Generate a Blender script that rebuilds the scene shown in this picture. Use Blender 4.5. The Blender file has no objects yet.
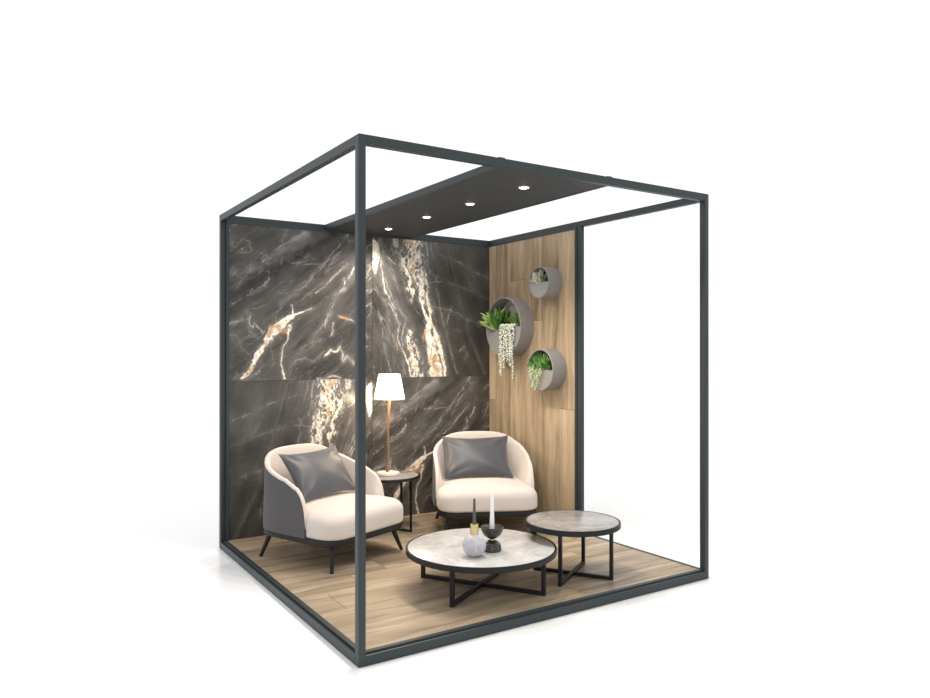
import bpy, bmesh, math, random
import numpy as np
from mathutils import Vector, Matrix
random.seed(7)
PI = math.pi
SC = bpy.context.scene
COL = SC.collection
W, L, H = 2.482, 2.488, 2.5        # the booth: a cube of about two and a half metres
FZ = 0.055                         # top of the plank floor
WF = 2.443                         # face of both walls

# ------------------------------------------------------------------ helpers
def link(o, parent=None):
    COL.objects.link(o)
    if parent is not None: o.parent = parent
    return o

def build(name, bm, mat, parent=None, loc=(0, 0, 0), rot=(0, 0, 0), smooth=True, angle=40):
    bmesh.ops.recalc_face_normals(bm, faces=bm.faces[:])
    me = bpy.data.meshes.new(name); bm.to_mesh(me); bm.free()
    for m in (mat if isinstance(mat, (list, tuple)) else [mat]): me.materials.append(m)
    if smooth:
        me.polygons.foreach_set('use_smooth', [True] * len(me.polygons))
        me.set_sharp_from_angle(angle=math.radians(angle))
    o = bpy.data.objects.new(name, me); o.location = loc; o.rotation_euler = rot
    return link(o, parent)

def tag(o, label=None, cat=None, group=None, kind=None):
    if label: o['label'] = label
    if cat: o['category'] = cat
    if group: o['group'] = group
    if kind: o['kind'] = kind
    return o

def thing(name, label, cat, loc=(0, 0, 0), rz=0, group=None):
    o = bpy.data.objects.new(name, None); o.empty_display_size = .05
    o.location = loc; o.rotation_euler = (0, 0, rz)
    return link(tag(o, label, cat, group))

def dup(root, loc, rz=None, label=None, scale=None):
    r = root.copy(); COL.objects.link(r); r.location = loc
    if rz is not None: r.rotation_euler = (0, 0, rz)
    if label: r['label'] = label
    for ch in list(root.children):
        c = ch.copy(); COL.objects.link(c); c.parent = r
        for g in list(ch.children):
            d = g.copy(); COL.objects.link(d); d.parent = c
    return r

def box(bm, a, b, bev=0.0, seg=2):
    x0, y0, z0 = a; x1, y1, z1 = b
    v = [bm.verts.new(p) for p in ((x0,y0,z0),(x1,y0,z0),(x1,y1,z0),(x0,y1,z0),(x0,y0,z1),(x1,y0,z1),(x1,y1,z1),(x0,y1,z1))]
    fs = [bm.faces.new([v[i] for i in q]) for q in ((0,3,2,1),(4,5,6,7),(0,1,5,4),(1,2,6,5),(2,3,7,6),(3,0,4,7))]
    if bev > 0:
        es = list({e for f in fs for e in f.edges})
        bmesh.ops.bevel(bm, geom=es, offset=bev, segments=seg, profile=.5, affect='EDGES')

def bar(bm, p0, p1, w, h, up=Vector((0, 0, 1)), bev=.0015):
    p0, p1 = Vector(p0), Vector(p1); d = (p1 - p0).normalized()
    if abs(d.dot(up)) > .95: up = Vector((0, 1, 0))
    s = d.cross(up).normalized(); u = s.cross(d)
    vs = [[bm.verts.new(p + s * a * w / 2 + u * b * h / 2) for a, b in ((-1,-1),(1,-1),(1,1),(-1,1))] for p in (p0, p1)]
    fs = [bm.faces.new(vs[0][::-1]), bm.faces.new(vs[1])]
    fs += [bm.faces.new((vs[0][i], vs[0][(i+1)%4], vs[1][(i+1)%4], vs[1][i])) for i in range(4)]
    if bev: bmesh.ops.bevel(bm, geom=list({e for f in fs for e in f.edges}), offset=bev, segments=1, affect='EDGES')

def tube(bm, pts, radii, n=12, cap=True):
    pts = [Vector(p) for p in pts]; rings = []
    ref = Vector((.31, .17, .93)).normalized()
    for i, p in enumerate(pts):
        d = (pts[min(i+1, len(pts)-1)] - pts[max(i-1, 0)]).normalized()
        if abs(d.dot(ref)) > .98: r2 = Vector((1, 0, 0))
        else: r2 = ref
        s = d.cross(r2).normalized(); u = s.cross(d)
        r = radii[i] if isinstance(radii, (list, tuple)) else radii
        rings.append([bm.verts.new(p + (s * math.cos(a) + u * math.sin(a)) * r) for a in [2*PI*k/n for k in range(n)]])
    for a, b in zip(rings, rings[1:]):
        for k in range(n): bm.faces.new((a[k], a[(k+1)%n], b[(k+1)%n], b[k]))
    if cap: bm.faces.new(rings[0][::-1]); bm.faces.new(rings[-1])

def lathe(bm, prof, n=64, c=(0, 0, 0), axis='z', sx=1.0):
    # prof: (r, z) pairs; r = 0 closes to a point
    rings = []
    for r, z in prof:
        def P(x, y, z):
            return (c[0]+x, c[1]+y, c[2]+z) if axis == 'z' else (c[0]+z, c[1]+x, c[2]+y)
        if r < 1e-6: rings.append([bm.verts.new(P(0, 0, z))])
        else: rings.append([bm.verts.new(P(r*math.cos(2*PI*k/n), r*math.sin(2*PI*k/n), z)) for k in range(n)])
    for a, b in zip(rings, rings[1:]):
        for k in range(n):
            k2 = (k+1) % n
            if len(a) == 1 and len(b) == 1: continue
            if len(a) == 1: bm.faces.new((a[0], b[k], b[k2]))
            elif len(b) == 1: bm.faces.new((a[k], a[k2], b[0]))
            else: bm.faces.new((a[k], a[k2], b[k2], b[k]))
    return rings

def prism(bm, poly, axis, a, b):
    # a closed outline (p, q) swept along an axis: 'x' -> (y, z), 'y' -> (x, z)
    def P(p, q, t): return (t, p, q) if axis == 'x' else (p, t, q)
    r0 = [bm.verts.new(P(p, q, a)) for p, q in poly]; r1 = [bm.verts.new(P(p, q, b)) for p, q in poly]
    n = len(poly)
    for i in range(n): bm.faces.new((r0[i], r0[(i+1)%n], r1[(i+1)%n], r1[i]))
    bm.faces.new(r0[::-1]); bm.faces.new(r1)

def loft(bm, rings, closed=True, caps=True):
    R = [[bm.verts.new(p) for p in ring] for ring in rings]; n = len(R[0])
    for a, b in zip(R, R[1:]):
        for k in range(n if closed else n-1):
            bm.faces.new((a[k], a[(k+1)%n], b[(k+1)%n], b[k]))
    if caps: bm.faces.new(R[0][::-1]); bm.faces.new(R[-1])
    return R

# ------------------------------------------------------------------ materials
class NT:
    def __init__(s, name):
        s.m = bpy.data.materials.new(name); s.m.use_nodes = True
        s.t = s.m.node_tree; s.n = s.t.nodes; s.p = s.n['Principled BSDF']
    def new(s, kind, **kw):
        n = s.n.new(kind)
        for k, v in kw.items(): setattr(n, k, v)
        return n
    def link(s, a, b): s.t.links.new(a, b)
    def put(s, sock, v):
        if hasattr(v, 'is_output'): s.link(v, sock)
        else: sock.default_value = v
    def math(s, op, a, b=None, c=None, clamp=False):
        n = s.new('ShaderNodeMath', operation=op, use_clamp=clamp); s.put(n.inputs[0], a)
        if b is not None: s.put(n.inputs[1], b)
        if c is not None: s.put(n.inputs[2], c)
        return n.outputs[0]
    def mix(s, f, a, b, blend='MIX'):
        n = s.new('ShaderNodeMix', data_type='RGBA', blend_type=blend)
        s.put(n.inputs[0], f); s.put(n.inputs[6], a if hasattr(a, 'is_output') else (*a[:3], 1)); s.put(n.inputs[7], b if hasattr(b, 'is_output') else (*b[:3], 1))
        return n.outputs[2]
    def noise(s, vec, scale, detail=4, rough=.55, dist=0.0):
        n = s.new('ShaderNodeTexNoise'); s.put(n.inputs['Vector'], vec); n.inputs['Scale'].default_value = scale
        n.inputs['Detail'].default_value = detail; n.inputs['Roughness'].default_value = rough; n.inputs['Distortion'].default_value = dist
        return n.outputs['Fac']
    def ramp(s, f, stops):
        n = s.new('ShaderNodeValToRGB'); s.put(n.inputs[0], f); e = n.color_ramp.elements
        while len(e) < len(stops): e.new(.5)
        for x, (p, c) in zip(e, stops): x.position = p; x.color = (*c, 1) if len(c) == 3 else c
        return n.outputs[0]
    def rng(s, f, a, b, c=0, d=1):
        n = s.new('ShaderNodeMapRange'); s.put(n.inputs[0], f)
        for i, v in enumerate((a, b, c, d)): n.inputs[i+1].default_value = v
        return n.outputs[0]
    def mapping(s, vec, rot=(0,0,0), sc=(1,1,1), loc=(0,0,0)):
        n = s.new('ShaderNodeMapping'); s.put(n.inputs[0], vec)
        n.inputs['Rotation'].default_value = rot; n.inputs['Scale'].default_value = sc; n.inputs['Location'].default_value = loc
        return n.outputs[0]
    def xyz(s, x, y, z=0.0):
        n = s.new('ShaderNodeCombineXYZ')
        for i, v in enumerate((x, y, z)): s.put(n.inputs[i], v)
        return n.outputs[0]
    def sep(s, v):
        n = s.new('ShaderNodeSeparateXYZ'); s.put(n.inputs[0], v); return n.outputs
    def obj(s): return s.new('ShaderNodeTexCoord').outputs['Object']
    def uv(s): return s.new('ShaderNodeTexCoord').outputs['UV']
    def gen(s): return s.new('ShaderNodeTexCoord').outputs['Generated']
    def bump(s, h, strength=.2, dist=.01):
        n = s.new('ShaderNodeBump'); n.inputs['Strength'].default_value = strength; n.inputs['Distance'].default_value = dist
        s.put(n.inputs['Height'], h); s.link(n.outputs[0], s.p.inputs['Normal'])
    def set(s, col=None, rough=None, metal=None, spec=None, **kw):
        if col is not None: s.put(s.p.inputs['Base Color'], col if hasattr(col, 'is_output') else (*col, 1))
        if rough is not None: s.put(s.p.inputs['Roughness'], rough)
        if metal is not None: s.p.inputs['Metallic'].default_value = metal
        if spec is not None: s.p.inputs['Specular IOR Level'].default_value = spec
        for k, v in kw.items(): s.put(s.p.inputs[k], v)
        return s.m

def plain(name, col, rough=.5, metal=0, spec=.5, var=.12, scale=30, bump=0.0, bscale=None, **kw):
    t = NT(name); f = t.noise(t.obj(), scale, 5)
    c = t.mix(f, tuple(x*(1-var) for x in col), tuple(min(1, x*(1+var)) for x in col))
    if bump: t.bump(t.noise(t.obj(), bscale or scale*4, 3), bump, .003)
    return t.set(c, rough, metal, spec, **kw)

def wood(name, pax, qax, q0, pw, off0, step, dark, mid, light, plen=1.8, rough=.42):
    # planks run along axis pax, rows stacked along qax; every row is shifted by step
    t = NT(name); s = t.sep(t.obj()); p, q = s[pax], s[qax]
    r = t.math('FLOOR', t.math('DIVIDE', t.math('SUBTRACT', q, q0), pw))
    fq = t.math('FRACT', t.math('DIVIDE', t.math('SUBTRACT', q, q0), pw))
    pp = t.math('DIVIDE', t.math('SUBTRACT', t.math('SUBTRACT', p, off0), t.math('MULTIPLY', r, step)), plen)
    k = t.math('FLOOR', pp); fp = t.math('FRACT', pp)
    wn = t.new('ShaderNodeTexWhiteNoise', noise_dimensions='2D'); t.link(t.xyz(r, k), wn.inputs['Vector'])
    rnd, rc = wn.outputs['Value'], wn.outputs['Color']
    sh = t.math('MULTIPLY', rnd, 37.0)
    v = t.xyz(t.math('ADD', p, sh), t.math('MULTIPLY', q, 1.0), sh)
    warp = t.noise(t.mapping(v, sc=(1.3, 3.5, 1)), 1.0, 3)
    qq = t.math('ADD', t.math('MULTIPLY', q, 1.0), t.math('MULTIPLY', warp, .16))
    g1 = t.noise(t.xyz(t.math('MULTIPLY', t.math('ADD', p, sh), .9), t.math('MULTIPLY', qq, 13), sh), 1.0, 6, .6)
    g2 = t.noise(t.xyz(t.math('MULTIPLY', t.math('ADD', p, sh), 3.0), t.math('MULTIPLY', qq, 95), sh), 1.0, 3, .6)
    g3 = t.noise(t.xyz(t.math('MULTIPLY', t.math('ADD', p, sh), 1.8), t.math('MULTIPLY', qq, 30), sh), 1.0, 4, .6)
    f = t.math('ADD', t.math('MULTIPLY', g1, .8), t.math('ADD', t.math('MULTIPLY', g2, .22), t.math('MULTIPLY', g3, .35)))
    f = t.math('ADD', f, t.math('MULTIPLY', t.math('SUBTRACT', rnd, .5), .12))
    c = t.ramp(t.rng(f, .47, .90), [(0, dark), (.42, mid), (1, light)])
    c = t.mix(t.math('MULTIPLY', t.rng(g3, .55, .70), .5), c, tuple(x*.62 for x in dark))
    c = t.mix(t.math('MULTIPLY', t.rng(g1, .54, .66), .4), c, light)
    d1 = t.math('MULTIPLY', t.math('MINIMUM', fq, t.math('SUBTRACT', 1.0, fq)), pw)
    d2 = t.math('MULTIPLY', t.math('MINIMUM', fp, t.math('SUBTRACT', 1.0, fp)), plen)
    seam1 = t.rng(d1, .0008, .0026, .6, 0); seam2 = t.rng(d2, .0010, .0032, .8, 0)
    c = t.mix(t.math('MAXIMUM', seam1, seam2), c, (.08, .055, .035))
    t.bump(t.math('SUBTRACT', t.math('MULTIPLY', g2, .3), t.math('MAXIMUM', seam1, seam2)), .12, .002)
    return t.set(c, t.rng(g2, .3, .7, rough-.06, rough+.1), spec=.4)

def marble(name):
    t = NT(name); uv = t.uv()
    A = lambda n: t.new('ShaderNodeAttribute', attribute_name=n).outputs['Fac']
    fine = t.noise(uv, 75, 4, .7)
    c = t.ramp(t.math('ADD', A('base'), t.math('MULTIPLY', t.math('SUBTRACT', fine, .5), .22)), [(.05, (.022, .020, .017)), (.40, (.056, .0525, .047)), (.7, (.102, .097, .091)), (1, (.20, .195, .187))])
    c = t.mix(t.math('MULTIPLY', A('cloud'), t.rng(A('base'), .1, .7, .6, 1)), c, (.235, .222, .215))
    c = t.mix(t.math('MULTIPLY', A('dark'), .85), c, (.020, .018, .015))
    c = t.mix(A('vein'), c, (.60, .58, .54))
    c = t.mix(A('thin'), c, (.46, .30, .16))
    gold = t.ramp(t.noise(uv, 20, 6, .72), [(.30, (.40, .22, .09)), (.40, (.64, .50, .33)), (.49, (.82, .76, .65)), (.66, (.90, .88, .83))])
    c = t.mix(A('gold'), c, gold)
    c = t.mix(A('orange'), c, t.ramp(fine, [(.35, (.30, .13, .05)), (.65, (.60, .37, .19))]))
    return t.set(c, t.rng(fine, .3, .7, .2, .3), spec=.3)

M = {}
M['frame'] = plain('powder_coated_slate_metal', (.031, .041, .046), .45, 0, .35, .05, 60)
M['ceil'] = plain('ceiling_panel_grey', (.050, .055, .057), .6, 0, .2, .04, 20)
M['wallback'] = plain('wall_backing_grey', (.35, .36, .36), .7)
M['floor'] = wood('oak_floor_planks', 0, 1, .62, .27, .21, .2625, (.150, .108, .070), (.345, .262, .175), (.55, .445, .32))
M['woodwall'] = wood('oak_wall_planks', 2, 1, 2.34-.2225*20, .2225, 2.464-.364*19, .364, (.18, .128, .078), (.375, .275, .172), (.55, .43, .285), rough=.5)
M['marble'] = marble('dark_veined_marble')
M['cream'] = plain('cream_velvet', (.64, .575, .525), .85, 0, .2, .04, 60, .12, 500, **{'Sheen Weight': .25})
M['grey'] = plain('grey_fabric', (.088, .086, .087), .85, 0, .25, .06, 80, .2, 700, **{'Sheen Weight': .1})
M['satin'] = plain('steel_grey_satin', (.066, .068, .080), .42, 0, .4, .08, 14, .08, 40, **{'Sheen Weight': .3})
M['leg'] = plain('charcoal_lacquer', (.016, .016, .018), .5, 0, .3)
M['black'] = plain('black_metal', (.009, .009, .010), .45, 0, .3)
M['concrete'] = plain('grey_concrete', (.27, .25, .235), .8, 0, .3, .16, 28, .15, 160)
M['panelgrey'] = plain('pale_grey_concrete', (.33, .325, .32), .8, 0, .3, .10, 40, .12, 200)
M['midgrey'] = plain('mid_grey_concrete', (.25, .245, .24), .8, 0, .3, .12, 40, .12, 200)
M['soil'] = plain('potting_soil', (.035, .025, .018), .95, scale=120, var=.5, bump=.6)
M['white_wax'] = plain('white_wax', (.86, .86, .86), .4, var=.02)
M['dark_wax'] = plain('dark_grey_wax', (.075, .076, .08), .45)
M['brass'] = plain('brushed_brass', (.62, .50, .24), .32, 1, .5, .06)
M['ground'] = plain('white_studio_floor', (.95, .95, .95), .22, 0, .4, .004, 2)
M['fabric_shade'] = None

def stone(name, a, b, c, scale=5, rough=.22):
    t = NT(name); o = t.obj()
    n = t.noise(o, scale, 6, .6, 1.2); n2 = t.noise(o, scale*5, 5, .65, .6)
    col = t.ramp(n, [(.32, a), (.5, b), (.68, c)])
    col = t.mix(t.math('MULTIPLY', t.rng(n2, .45, .7), .3), col, tuple(min(1, x*1.35) for x in c))
    hair = t.math('ABSOLUTE', t.math('SUBTRACT', t.noise(o, scale*.9, 5, .55, 1.5), .52))
    col = t.mix(t.rng(hair, 0, .008, .35, 0), col, tuple(min(1, x*1.3) for x in c))
    return t.set(col, rough, spec=.45)
M['stone'] = stone('grey_stone_top', (.42, .415, .405), (.52, .51, .495), (.62, .61, .59))
M['stone2'] = stone('taupe_stone_top', (.20, .19, .178), (.275, .262, .247), (.36, .345, .33), 6)
def veined(name, a, b, vein, vscale, w=.012, rough=.3, wave=False):
    t = NT(name); o = t.obj()
    n = t.noise(o, 45, 5, .65); col = t.mix(t.rng(n, .35, .65), a, b)
    if wave:
        s = t.sep(o); h = t.math('ABSOLUTE', t.math('SUBTRACT', t.math('ADD', s[0], t.math('MULTIPLY', t.math('SUBTRACT', t.noise(o, 25, 3), .5), .03)), wave))
        col = t.mix(t.rng(h, w*.5, w, .9, 0), col, vein)
        n3 = t.noise(o, 160, 2); col = t.mix(t.rng(n3, .66, .72, 0, .4), col, (.2, .2, .22))
    else:
        h = t.math('ABSOLUTE', t.math('SUBTRACT', t.noise(o, vscale, 3, .5, 1.0), .5))
        col = t.mix(t.rng(h, 0, w, .95, 0), col, vein)
    return t.set(col, rough)
M['ball'] = veined('pale_grey_terrazzo', (.42, .42, .46), (.55, .55, .60), (.72, .55, .40), 8, .0035, .45, wave=-.028)
M['blackmarble'] = veined('black_marble_gold_vein', (.010, .010, .010), (.05, .05, .05), (.50, .33, .12), 7, .006, .15)
M['lampbase'] = plain('rose_white_stone', (.66, .58, .53), .35, var=.1)
t = NT('copper_brown_wood'); n = t.noise(t.mapping(t.obj(), sc=(60, 60, 5)), 1, 5, .6, 1)
M['stem'] = t.set(t.ramp(n, [(.3, (.11, .06, .035)), (.5, (.25, .145, .085)), (.7, (.40, .26, .16))]), .38)

def leafmat(name, a, b, edge=None, rough=.45):
    t = NT(name); u = t.sep(t.uv()); n = t.noise(t.obj(), 35, 3)
    col = t.mix(n, a, b)
    if edge is not None:
        d = t.math('ABSOLUTE', t.math('SUBTRACT', u[0], .5)); col = t.mix(t.rng(d, .22, .42), col, edge)
    return t.set(col, rough, spec=.4, **{'Subsurface Weight': 0.0})
M['leaf'] = leafmat('deep_green_leaf', (.035, .125, .022), (.13, .29, .06))
M['leaf_yellow'] = leafmat('yellow_edged_leaf', (.10, .25, .05), (.20, .36, .09), (.55, .58, .22))
M['fern'] = leafmat('feathery_green', (.16, .32, .07), (.30, .46, .14))
M['pearl'] = leafmat('pale_pearl_green', (.56, .60, .49), (.74, .77, .68))
M['succ'] = leafmat('whitish_succulent', (.58, .60, .46), (.80, .77, .67), (.66, .50, .44))
M['lime'] = leafmat('lime_green_leaf', (.20, .36, .09), (.36, .50, .18), (.60, .66, .40))
M['stemgreen'] = plain('green_stem', (.10, .17, .05), .6)

def emit(name, col, strength):
    t = NT(name); return t.set(col, .6, **{'Emission Color': (*col, 1), 'Emission Strength': strength})
M['bulb'] = emit('downlight_lens', (1, .86, .66), 14)
M['shade'] = emit('lit_lamp_shade', (1, .88, .72), 3.2)
M['trimring'] = plain('spotlight_ring', (.45, .42, .38), .35, .3)
# vein lines of the two stone patterns: kind, strength, (s, t, width) across the slab
VEINS_A=[('w',0.7,[(0.029,0.486,0.0044),(0.137,0.555,0.005),(0.225,0.613,0.005),(0.27,0.663,0.005)]),
('w',0.65,[(0.416,0.769,0.0043),(0.502,0.763,0.0043),(0.606,0.772,0.0043)]),
('g',0.75,[(0.391,0.992,0.0085),(0.357,0.9,0.0085),(0.373,0.827,0.0085),(0.343,0.735,0.0085)]),
('g',0.45,[(0.015,0.902,0.0156),(0.037,0.838,0.0137),(0.094,0.893,0.0137),(0.137,0.89,0.0137),(0.159,0.826,0.0156),(0.087,0.81,0.0137)]),
('g',0.7,[(0.159,0.753,0.0085),(0.141,0.693,0.0085),(0.072,0.603,0.0085)]),
('w',0.3,[(0.043,0.688,0.0057),(0.065,0.653,0.005),(0.093,0.648,0.0057)]),
('w',0.35,[(0.203,0.689,0.0064),(0.222,0.757,0.0064),(0.229,0.823,0.0064)]),
('w',0.4,[(0.241,0.824,0.0062),(0.263,0.811,0.0071),(0.338,0.868,0.0071),(0.4,0.903,0.0071),(0.502,0.972,0.008)]),
('c',0.55,[(0.008,0.672,0.056),(0.167,0.724,0.056),(0.338,0.832,0.064),(0.51,0.958,0.064)]),
('c',0.3,[(0.338,0.496,0.0426),(0.431,0.567,0.0426),(0.509,0.646,0.048)]),
('d',0.6,[(0.001,0.506,0.0342),(0.167,0.622,0.0342),(0.293,0.709,0.0391),(0.431,0.785,0.0391),(0.542,0.877,0.0391)]),
('w',0.5,[(0.346,0.563,0.005),(0.377,0.572,0.005),(0.4,0.551,0.005)]),
('G',1,[(0.09,0.014,0.0187),(0.144,0.071,0.0187),(0.188,0.158,0.0224),(0.237,0.232,0.0199),(0.293,0.321,0.0441),(0.369,0.382,0.0327),(0.431,0.42,0.0185),(0.506,0.452,0.0071),(0.557,0.473,0.0028)]),
('G',1,[(0.419,0.413,0.0099),(0.422,0.487,0.0043)]),
('G',0.9,[(0.4,0.353,0.0227),(0.388,0.269,0.0114),(0.353,0.195,0.0071),(0.346,0.105,0.0078),(0.365,0.007,0.0107)]),
('o',0.9,[(0.263,0.283,0.0156),(0.285,0.35,0.0156),(0.331,0.355,0.0128)]),
('o',0.9,[(0.338,0.322,0.0185),(0.377,0.314,0.0128)]),
('o',0.8,[(0.166,0.092,0.0071),(0.123,0.035,0.0087)]),
('o',0.6,[(0.24,0.239,0.0099),(0.248,0.253,0.0099)]),
('G',0.7,[(0.146,0.428,0.0078),(0.141,0.355,0.0068),(0.166,0.341,0.0078),(0.178,0.37,0.0068),(0.225,0.297,0.0078)]),
('w',0.75,[(0.008,0.36,0.0071),(0.043,0.375,0.0062),(0.087,0.39,0.0062)]),
('g',0.7,[(0.015,0.292,0.0037),(0.065,0.289,0.0037),(0.079,0.224,0.0037),(0.101,0.188,0.0037),(0.144,0.166,0.0043)]),
('c',0.35,[(0.123,0.442,0.0284),(0.144,0.312,0.0284),(0.203,0.268,0.0249)]),
('w',0.3,[(0.278,0.224,0.0064),(0.293,0.106,0.0064)]),
('c',0.3,[(0.399,0.007,0.0426),(0.415,0.104,0.0426),(0.502,0.194,0.0426)]),
('w',0.8,[(0.518,0.623,0.005),(0.59,0.711,0.0056),(0.705,0.857,0.005),(0.797,0.958,0.0056),(0.822,0.992,0.0056)]),
('w',0.45,[(0.439,0.559,0.005),(0.526,0.654,0.0056),(0.598,0.743,0.005),(0.68,0.817,0.0056)]),
('w',0.5,[(0.655,0.73,0.0048),(0.713,0.827,0.0043),(0.822,0.913,0.0048)]),
('w',0.4,[(0.439,0.499,0.0057),(0.487,0.538,0.0057),(0.542,0.572,0.0064),(0.631,0.652,0.0057)]),
('G',0.6,[(0.582,0.573,0.0072),(0.705,0.687,0.0064),(0.763,0.744,0.0064),(0.813,0.783,0.0072)]),
('c',0.4,[(0.487,0.501,0.0242),(0.614,0.605,0.0272),(0.763,0.737,0.0242),(0.865,0.837,0.0272)]),
('c',0.35,[(0.439,0.583,0.0199),(0.583,0.726,0.0199),(0.697,0.833,0.0199)]),
('w',0.95,[(0.704,0.508,0.008),(0.738,0.563,0.008),(0.78,0.62,0.0071),(0.797,0.668,0.008)]),
('G',0.8,[(0.822,0.685,0.0056),(0.861,0.758,0.0056)]),
('w',0.5,[(0.518,0.813,0.005),(0.566,0.802,0.0056)]),
('g',0.9,[(0.943,0.683,0.0072),(0.991,0.782,0.0072)]),
('w',0.6,[(0.943,0.596,0.0096),(0.991,0.63,0.0096)]),
('w',0.4,[(0.814,0.991,0.0112),(0.822,0.937,0.0112),(0.847,0.947,0.0112)]),
('w',0.4,[(0.943,0.898,0.0128),(0.991,0.926,0.0128)]),
('d',0.5,[(0.439,0.823,0.032),(0.558,0.885,0.0284),(0.705,0.982,0.032)]),
('d',0.6,[(0.455,0.538,0.0185),(0.583,0.68,0.0185),(0.697,0.803,0.0185)]),
('d',0.4,[(0.455,0.673,0.0426),(0.55,0.763,0.0426)]),
('w',0.9,[(0.651,0.357,0.0064),(0.667,0.418,0.0057),(0.717,0.528,0.0064),(0.729,0.583,0.0064)]),
('w',0.8,[(0.562,0.232,0.005),(0.566,0.293,0.005),(0.638,0.364,0.0056)]),
('G',0.6,[(0.694,0.302,0.0072),(0.704,0.381,0.0072)]),
('w',0.45,[(0.557,0.24,0.0064),(0.614,0.263,0.0057)]),
('o',0.8,[(0.758,0.424,0.0072),(0.805,0.41,0.0072)]),
('G',0.9,[(0.758,0.421,0.008),(0.813,0.41,0.008),(0.86,0.392,0.008)]),
('G',0.8,[(0.655,0.156,0.0128),(0.688,0.194,0.0144),(0.729,0.187,0.0144),(0.758,0.217,0.0144),(0.779,0.178,0.0144),(0.783,0.116,0.0144),(0.817,0.155,0.0144),(0.852,0.099,0.0144)]),
('G',0.8,[(0.598,0.002,0.0096),(0.704,0.019,0.0096),(0.762,-0.001,0.0096)]),
('w',0.35,[(0.439,0.119,0.0099),(0.502,0.133,0.0099),(0.573,0.126,0.0112),(0.647,0.187,0.0112)]),
('w',0.4,[(0.933,0.496,0.016),(0.986,0.522,0.0178)]),
('w',0.35,[(0.943,0.305,0.016),(0.986,0.226,0.016),(0.947,0.21,0.016)]),
('d',0.5,[(0.439,0.202,0.0355),(0.518,0.278,0.04),(0.598,0.378,0.0355)]),
]
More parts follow.
